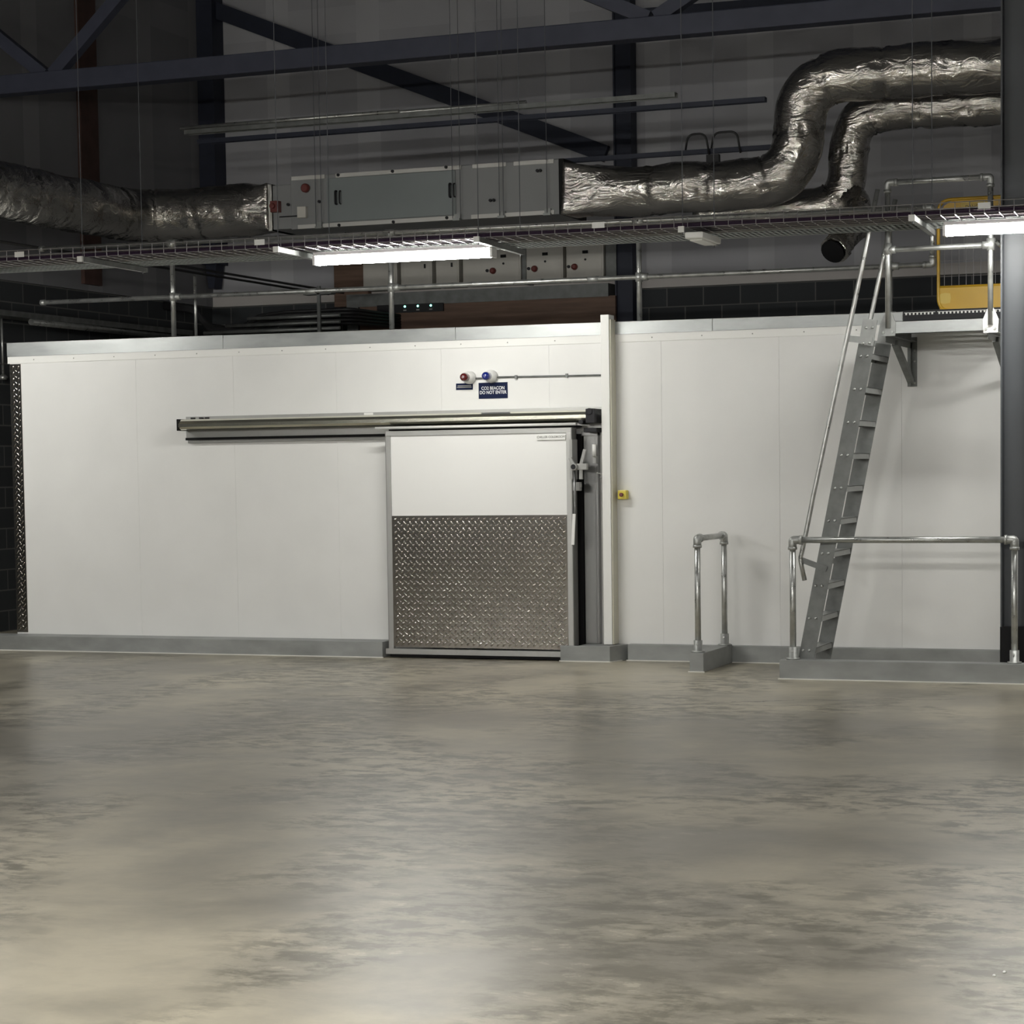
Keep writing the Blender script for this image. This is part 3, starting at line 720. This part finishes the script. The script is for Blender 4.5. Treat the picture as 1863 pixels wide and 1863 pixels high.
while k < L1:
    for y in (.035, .165, .295):
        pm.add([(k, y, 0), (k+.018, y, 0), (k+.033, y+.095, 0), (k+.015, y+.095, 0), (k, y, .0015), (k+.018, y, .0015), (k+.033, y+.095, .0015), (k+.015, y+.095, .0015)],
               [(0, 3, 2, 1), (4, 5, 6, 7), (0, 1, 5, 4), (2, 3, 7, 6)])
    k += .045
pm.box(L0, 0, 0, L1, .0015, .05); pm.box(L0, .4235, 0, L1, .425, .05)
pm.build('tray_deck', 'tray', pt, local=True)
bc = MB()
for i in range(9):
    y0 = .05+.04*i
    bc.tube([(L0+(L1-L0)*k/50, y0+.01*noise.noise(Vector((k*.3, i*2.2, 1))), .014+.003*(i % 2)) for k in range(51)], .009, 6)
o = bc.build('power_cables', 'blackcable', None, local=True); o.location = TO; o.rotation_euler = (0, 0, TR)
tag(o, 'black cables lying in the perforated tray', 'cables'); o['kind'] = 'stuff'

# trapeze brackets: channel under the trays on two threaded rods
def trapeze(lx_, label):
    o_ = tw(lx_, 0)
    t = thing('trapeze_bracket', label, 'bracket', o_, TR, 'trapeze brackets under the hung cable trays')
    c_ = MB(); c_.box(-.021, -.62, -.043, .021, .52, -.040); c_.box(-.021, -.62, -.043, -.018, .52, -.002); c_.box(.018, -.62, -.043, .021, .52, -.002)
    c_.build('channel', 'galv', t, local=True)
    c_ = MB().box(-.023, -.625, -.045, .023, -.60, 0); lab(c_.build('end_cap', 'whitepl', t, local=True), 'white end cap')
    for y in (-.57, .47):
        MB().tube([(0, y, -.06), (0, y, HZ-TZ)], .0035, 6).build('threaded_rod', 'rod', t, local=True)
    return t
for x, l in ((-2.80, 'trapeze bracket crossing under trays left of the roof rail post'), (-1.03, 'lit trapeze bracket at left end of middle lamp'), (.67, 'trapeze bracket at right end of middle lamp'),
             (2.30, 'trapeze bracket beside the unlit emergency light'), (4.02, 'bright trapeze bracket at left end of right lamp'), (5.80, 'trapeze bracket beyond the steel column')):
    trapeze(x, l)

def batten(name, label, x, y, z, mat_, rods=False, rz=0.0):
    t = thing(name, label, 'light fitting', (x, y, z), rz, 'batten lamps')
    b_ = MB(); b_.box(-.77, -.06, 0, .77, .06, .03); b_.build('body', 'whitepl', t, bevel=.006, local=True)
    pr = [(-.056, 0), (-.056, -.03), (-.044, -.056), (-.020, -.070), (.020, -.070), (.044, -.056), (.056, -.03), (.056, 0)]
    d_ = MB().prism(pr, -.755, .755, 'yz')
    d_.build('diffuser', mat_, t, local=True)
    for s in (-1, 1): MB().box(s*.755, -.06, -.072, s*.775, .06, .0).build('end_cap', 'whitepl', t, local=True)
    if rods:
        for s in (-.6, .6): MB().tube([(s, 0, .045), (s, 0, HZ-z)], .006, 6).build('hanger_rod', 'wire', t, local=True)
    return t
for lx_, l in ((-5.3, 'lit batten lamp beyond the left edge of the tray run'), (-.13, 'lit batten lamp under trays above the sliding door'), (4.96, 'lit batten lamp under trays by the grey steel column')):
    p = tw(lx_, -.12, -.045)
    batten('batten_lamp', l, p[0], p[1], p[2], 'lamp', rz=TR)
i_ = 0
for y in (-13.6, -20.5):
    for x in (-6.3, -2.6, 2.4, 7.4):
        batten('batten_lamp', 'batten lamp hung in the open hall behind the viewer', x, y, 3.6, 'lamph', True)
em = thing('emergency_light', 'small unlit white emergency light under the cable tray', 'light fitting', (1.42, -2.15, 3.40))
box(1.35, -2.42, 3.405, 1.49, -1.90, 3.455).build('housing', 'whitepl', em, bevel=.01)
box(1.37, -2.36, 3.392, 1.47, -1.96, 3.406).build('diffuser', 'whitepl', em, bevel=.01)

# ------------------------------------------------------------------ foil ducts
def foil_duct(name, pts, r, label, cat='duct', taper=None, bands=.55, seed=0, parent=None, part='foil_jacket', cap=True):
    t = parent or thing(name, label, cat, pts[0])
    P = resample(pts, .03); n = 48
    def rf(i, p, dv, rr):
        s = i*.03; a = (s % bands)/bands
        groove = -.020*math.exp(-((a-.5)*bands/.018)**2)
        q = p + dv*.3 + Vector((seed*7.3, 0, 0))
        w = noise.noise(q*3.0)*.022 + abs(noise.noise(q*8.0))*-.013 + noise.noise(q*20)*.003
        near = math.exp(-((a-.5)*bands/.06)**2)
        w += near*noise.noise(Vector((dv.x*11, dv.z*11+dv.y*7, s*6)))*.030
        if taper and s < taper[0]:
            k = s/taper[0]; m = max(abs(dv.y), abs(dv.z), 1e-3)
            sq = taper[1]/m if m*1.42 > 1 else taper[1]/m
            sq = min(sq, taper[1]*1.42)
            return (sq*(1-k)+rr*k)*1.0 + w*.7
        return rr + groove + w
    MB().tube(P, r, n, cap, rf).build(part, 'foil', t)
    # foil tape bands over the joints
    tp_ = MB(); k = 0
    step = int(bands/.03)
    idx = list(range(step//2, len(P)-2, step))
    return t
D1 = fillet([(-.88, 1.40, 4.32), (-.3, 1.38, 4.28), (1.32, 1.35, 4.27), (1.34, 1.35, 5.20), (3.3, 1.35, 5.17), (12.9, 1.35, 5.1)], .46, 14)
foil_duct('foil_duct', D1, .235, 'large foil wrapped duct rising in an S bend from the air unit', taper=(.55, .24), seed=1)
D2 = fillet([(12.9, 1.95, 4.93), (3.3, 1.95, 4.93), (1.66, 1.95, 4.95), (1.66, 1.95, 4.10), (.2, 1.95, 4.10)], .34, 12)
foil_duct('foil_duct', D2, .185, 'smaller foil wrapped duct dropping behind the S bend', seed=2, bands=.45)
D3 = fillet([(-3.99, 1.40, 4.33), (-5.55, 1.40, 4.32), (-5.55, -9.0, 4.28)], .5, 12)
foil_duct('foil_duct', D3, .265, 'foil wrapped duct leaving left end of the air unit', taper=(.3, .23), seed=3)
D4 = fillet([(1.66, 1.95, 4.22), (1.76, 1.78, 4.10), (1.86, 1.42, 3.90), (1.72, 1.02, 3.60)], .2, 8)
t4 = foil_duct('duct_outlet', D4, .13, 'foil covered duct outlet with dark mouth below the trays', seed=4, bands=.3)
lab(MB().lathe((1.716, 1.009, 3.592), Vector((-.14, -.40, -.30)), [(0, .11), (.01, .11)], 24).build('mouth', 'black', t4), 'black disc for the shade in the open mouth')  # black disc in place of the shade inside the duct end

# ------------------------------------------------------------------ air handling unit
ah = thing('air_handling_unit', 'long grey air handling unit hung between the foil ducts', 'air unit', (-2.4, 1.5, 4.1))
AX0, AX1, AY, AZ0, AZ1 = -3.74, -.93, 1.2, 4.085, 4.60
box(AX0, AY, AZ0, AX1, 1.85, AZ1).build('casing', 'ahu', ah, bevel=.006)
box(-3.945, AY+.01, AZ0+.01, AX0, 1.80, AZ1-.07).build('inlet_section', 'ahu', ah, bevel=.006)
box(-3.34, AY-.012, AZ0+.05, -1.98, AY, AZ1-.04).build('access_panel', 'ahudoor', ah, bevel=.004)
for a, b in ((-3.72, -3.36), (-3.24, -1.92), (-1.80, -1.46), (-1.38, -.98)):
    box(a, AY-.016, AZ1-.038, b, AY-.0, AZ1).build('top_profile', 'ahurail', ah)
for a, b in ((-3.66, -1.94), (-1.82, -.98)):
    box(a, AY-.016, AZ0+.002, b, AY-.0, AZ0+.04).build('bottom_profile', 'ahurail', ah)
for x in (-3.235, -2.03):
    MB().tube(fillet([(x, AY-.013, 4.305), (x, AY-.045, 4.305), (x, AY-.045, 4.43), (x, AY-.013, 4.43)], .02, 4), .011, 8).build('panel_handle', 'blackpl', ah)
    MB().tube(fillet([(x+.045, AY-.013, 4.305), (x+.045, AY-.045, 4.305), (x+.045, AY-.045, 4.43), (x+.045, AY-.013, 4.43)], .02, 4), .007, 8).build('panel_handle', 'blackpl', ah)
for x, z in ((-3.21, 4.585), (-2.63, 4.585), (-2.07, 4.59), (-3.21, 4.10), (-2.63, 4.10), (-2.07, 4.11), (-3.76, 4.33), (-3.42, 4.34), (-1.62, 4.25), (-1.585, 4.25), (-1.14, 4.50), (-1.11, 4.50)):
    MB().lathe((x, AY-.012, z), (0, -1, 0), [(0, .016), (.02, .014)], 10).build('latch', 'blackpl', ah)
m_ = MB(); m_.box(-3.94, AY-.06, 4.26, -3.85, AY+.01, 4.37); m_.lathe((-3.91, AY-.06, 4.32), (0, -1, 0), [(0, .03), (.03, .026)], 12); m_.build('isolator_switch', 'red', ah, bevel=.004)
m_ = MB(); m_.lathe((-3.57, AY, 4.48), (0, -1, 0), [(0, .045), (.03, .045), (.05, .03)], 14); m_.build('pressure_gauge', 'red', ah)
box(-3.65, AY-.05, 4.19, -3.555, AY, 4.30).build('control_box', 'cream', ah, bevel=.004)
MB().tube([(-3.86, AY-.015, 4.215), (-3.65, AY-.015, 4.215)], .006, 6).build('control_lead', 'blackpl', ah)
for x0, x1 in ((-3.985, -3.945), (AX1, AX1+.05)):
    box(x0, AY-.01, AZ0+.0, x1, 1.84, AZ1-(.06 if x0 < -3 else 0)).build('duct_flange', 'black' if x0 > -2 else 'foiltape', ah)
box(-3.96, AY-.005, AZ0, -3.945, 1.84, AZ1-.06).build('duct_flange', 'black', ah)
for x in (-3.42, -1.96, -1.50, -1.04):
    m_ = MB(); m_.box(x-.035, AY-.06, AZ0-.01, x+.035, AY, AZ0+.012); m_.box(x-.03, AY-.03, AZ0+.012, x+.03, AY, AZ0+.055); build_parts(m_, 'mounting_foot', 'galv', ah)

# channels and pipes over the unit, rods down to it
def chan(x0, x1, y, z, label, m='galvdull', w=.041):
    c_ = MB(); c_.box(x0, y, z, x1, y+w, z+.003); c_.box(x0, y, z-.041, x1, y+.003, z); c_.box(x0, y+w-.003, z-.041, x1, y+w, z)
    return tag(c_.build('support_channel', m), label, 'channel')
chan(-4.95, .19, 1.26, 5.145, 'upper grey support channel above the air unit', w=.10)
chan(-4.85, 1.02, 1.34, 5.055, 'lower dark support channel above the air unit', 'steelblue', .08)
chan(-1.07, 1.02, 1.62, 4.66, 'short dark channel behind right foil duct', 'steelblue', .05)
tag(MB().tube([(-5.0, 1.283, 5.169), (-2.6, 1.283, 5.169)], .021, 10).build('pipe', 'tube'), 'thin grey pipe with pale end, leftmost above the air unit', 'pipe')
tag(MB().tube([(-4.57, 1.335, 5.169), (-1.3, 1.335, 5.169)], .021, 10).build('pipe', 'tube'), 'thin grey pipe end, right of the leftmost pipe', 'pipe')
for x, y in ((-3.45, 1.16), (-3.39, 1.16), (-2.0, 1.16), (-1.92, 1.16), (-1.52, 1.16), (-1.48, 1.16), (-1.04, 1.16)):
    m_ = MB().tube([(x, y, 4.08), (x, y, HZ)], .0035, 6)
    tag(m_.build('threaded_rod', 'rod'), 'thin threaded rod hanging the air unit from the roof', 'rod', 'threaded rods beside the air unit')
m_ = MB()
for a in ((.19, .42), (.44, .72)):
    m_.tube(fillet([(a[0], 1.6, 4.66), (a[0]+.03, 1.58, 4.80), (a[1]-.03, 1.58, 4.80), (a[1], 1.6, 4.60)], .08, 6), .010, 8)
tag(m_.build('cable_loop', 'blackcable'), 'two black cable loops behind the right foil duct', 'cable')
tag(box(.40, 1.56, 4.50, .52, 1.62, 4.60).build('junction_box', 'blackpl'), 'small dark junction box below the cable loops', 'junction box')

# ------------------------------------------------------------------ switchgear on the back wall
K = (6.45+18.3)/24.3
def bx(x): return 6+(x-6)*K
def bz(z): return 1.7+(z-1.7)*K
for i, (a, b, l) in enumerate(((-5.18, -4.73, 'cream wall enclosure, leftmost of the back wall row'), (-4.68, -4.27, 'cream wall enclosure behind the lit batten lamp'), (-4.22, -3.92, 'narrow cream wall enclosure right of roof rail post'),
                (-3.87, -3.13, 'wide cream enclosure with one isolator, left of the grey divider'), (-3.06, -2.60, 'cream enclosure with isolator right of the grey divider'), (-2.56, -2.10, 'cream enclosure with isolator, rightmost of the row'))):
    t = thing('electrical_enclosure', l, 'enclosure', (bx((a+b)/2), 6.5, bz(4.1)), group=None)
    box(bx(a), 6.45, bz(3.89), bx(b), HY1-.051, bz(4.55)).build('cabinet', 'cream', t, bevel=.006)
    m_ = MB().box(bx(a)+.02, 6.444, bz(3.91), bx(b)-.02, 6.45, bz(4.5)); m_.build('cabinet_door', 'cream', t, bevel=.004)
    if i < 3:
        box(bx(b)-.10, 6.43, bz(4.12), bx(b)-.08, 6.445, bz(4.17)).build('door_lock', 'blackpl', t)
    else:
        xi = bx(b)-.36 if i > 3 else bx(-3.48)
        MB().lathe((xi, 6.444, bz(4.05)), (0, -1, 0), [(0, .04), (.03, .036), (.045, .02)], 14).build('isolator_knob', mat('dull_red_knob', (.16, .03, .025), .5), t)
        MB().lathe((xi-.075, 6.444, bz(4.055)), (0, -1, 0), [(0, .02), (.02, .018)], 12).build('push_button', 'blackpl', t)
        box(xi+.10, 6.436, bz(4.20), xi+.17, 6.444, bz(4.235)).build('display', 'black', t)
        MB().lathe((xi+.135, 6.444, bz(4.30)), (0, -1, 0), [(0, .014), (.012, .012)], 10).build('indicator', 'blackpl', t)
        MB().lathe((xi+.135, 6.444, bz(4.13)), (0, -1, 0), [(0, .014), (.012, .012)], 10).build('indicator', 'blackpl', t)
tag(box(bx(-3.12), 6.47, bz(3.88), bx(-3.07), HY1-.051, bz(4.5)).build('cabinet_divider', 'galvdull'), 'grey vertical divider between the back wall enclosures', 'divider')
tag(box(bx(-2.09), 6.50, bz(3.88), bx(-1.96), 6.51+.0, bz(4.5)).build('backing_strip', 'galvdull'), 'grey backing strip right of last enclosure', 'strip')
tag(box(bx(-5.40), 6.43, bz(3.69), bx(-2.04), HY1-.066, bz(3.845)).build('wall_trunking', 'galvdull'), 'long grey horizontal trunking below the back wall enclosures', 'trunking')
tag(box(bx(-5.40), 6.44, 2.97, bx(-5.25), HY1-.001, bz(3.69)).build('drop_trunking', 'galvdull'), 'grey vertical trunking dropping left of plywood board', 'trunking')
tag(box(bx(-5.235), 6.45, 2.6, bx(-1.96), 6.50, bz(3.70)).build('plywood_board', 'ply'), 'wide brown plywood board below the grey trunking', 'board')
tag(box(bx(-5.66), 6.64, bz(3.72), bx(-5.20), HY1-.066, bz(4.25)).build('plywood_board', 'ply'), 'small brown plywood board left of enclosures', 'board')
lp = thing('indicator_panel', 'black panel with three lit green lamps on plywood', 'panel', (bx(-4.55), 6.43, bz(3.6)))
box(bx(-4.99), 6.42, bz(3.60), bx(-4.12), 6.45, bz(3.70)).build('panel_body', 'blackpl', lp)
for x in (-4.62, -4.45, -4.28):
    MB().lathe((bx(x), 6.42, bz(3.672)), (0, -1, 0), [(0, .013), (.01, .011)], 12).build('indicator_lamp', 'led', lp)
    box(bx(x)-.02, 6.415, bz(3.62), bx(x)+.02, 6.42, bz(3.635)).build('legend_plate', 'greypl', lp)

# ------------------------------------------------------------------ services in the far left corner
m_ = MB(); m_.box(-7.62, -2.5, 3.40, -7.32, 5.6, 3.405); m_.box(-7.62, -2.5, 3.405, -7.615, 5.6, 3.46); m_.box(-7.325, -2.5, 3.405, -7.32, 5.6, 3.46)
for k in range(5): m_.tube([(-7.58+.06*k, -2.5, 3.43), (-7.58+.06*k, 5.6, 3.43)], .02, 6)
tag(m_.build('side_cable_tray', 'galvdull'), 'grey tray of pipes running back along the left side wall', 'cable tray')
tag(MB().tube([(-7.36, 2.1, 3.366), (-7.36, 5.3, 3.366)], .035, 12).build('pipe', 'tube'), 'short grey pipe with pale round end below the side tray', 'pipe')
for x, l in ((-6.0, 'left black pipe running back under the trays'), (-5.75, 'right black pipe running back under the trays')):
    tag(MB().tube([(x, -.6 if x < -5.9 else 1.6, 3.93), (x, 6.76, 3.93)], .014, 8).build('black_pipe', 'blackcable'), l, 'pipe')
tag(MB().tube([(-4.36, .35, 2.965), (-4.36, .35, 3.60)], .014, 10).build('thin_post', 'tube'), 'thin galvanised post just right of the left roof rail post', 'post')
hb = MB()
for i in range(5):
    o_ = .035*i
    pts = fillet([(-7.66, 5.5, 3.80-o_*.4), (-7.25, 5.5, 3.74-o_*.4), (-7.05, 5.5, 3.52-o_*.5), (-6.65, 5.5, 3.44-o_*.6), (-6.35, 5.5, 3.60-o_), (-5.99, 5.5, 3.63-o_), (-5.16, 5.6, 3.64-o_*1.2), (-4.9, 6.46, 3.6-o_)], .2, 6)
    hb.tube(pts, .022, 8)
o = hb.build('cable_bundle', 'blackcable'); tag(o, 'thick black cables sagging across the roof to the plywood', 'cables'); o['kind'] = 'stuff'
for i in range(3):
    z = 3.40+.075*i
    tag(MB().tube([(-7.0+.3*i, 5.3, z), (-5.17, 5.3, z)], .022, 8).build('grey_pipe', 'galv'), ('lowest', 'middle', 'topmost')[i]+' of three grey pipes lying left of the plywood board', 'pipe')
pr_ = MB(); pr_.box(-5.44, 5.24, 2.965, -5.40, 5.27, 3.90); pr_.box(-5.62, 5.24, 3.80, -5.25, 5.36, 3.86)
tag(pr_.build('pipe_stand', 'galvdull'), 'small grey stand carrying pipes left of plywood board', 'stand')

m_ = MB().tube([(-7.60, 1.90, 3.45), (-7.60, 1.90, 2.80)], .014, 8); m_.lathe((-7.60, 1.90, 2.74), (0, 0, 1), [(0, .04), (.03, .05), (.06, .02)], 12)
tag(m_.build('hanging_rod', 'tube'), 'thin rod with round end hanging at far left beside cold room', 'rod')

# floor scraps
for x, y, l in ((4.93, -11.08, 'left of two tiny white scraps on the concrete floor'), (4.955, -11.02, 'right of two tiny white scraps on the concrete floor')):
    m_ = MB().lathe((x, y, 0), (0, 0, 1), [(0, .006), (.003, .0065), (.006, .003)], 10)
    tag(m_.build('paper_scrap', 'scrap'), l, 'scrap')

for o in bpy.data.objects:
    if '_o' in o: del o['_o']
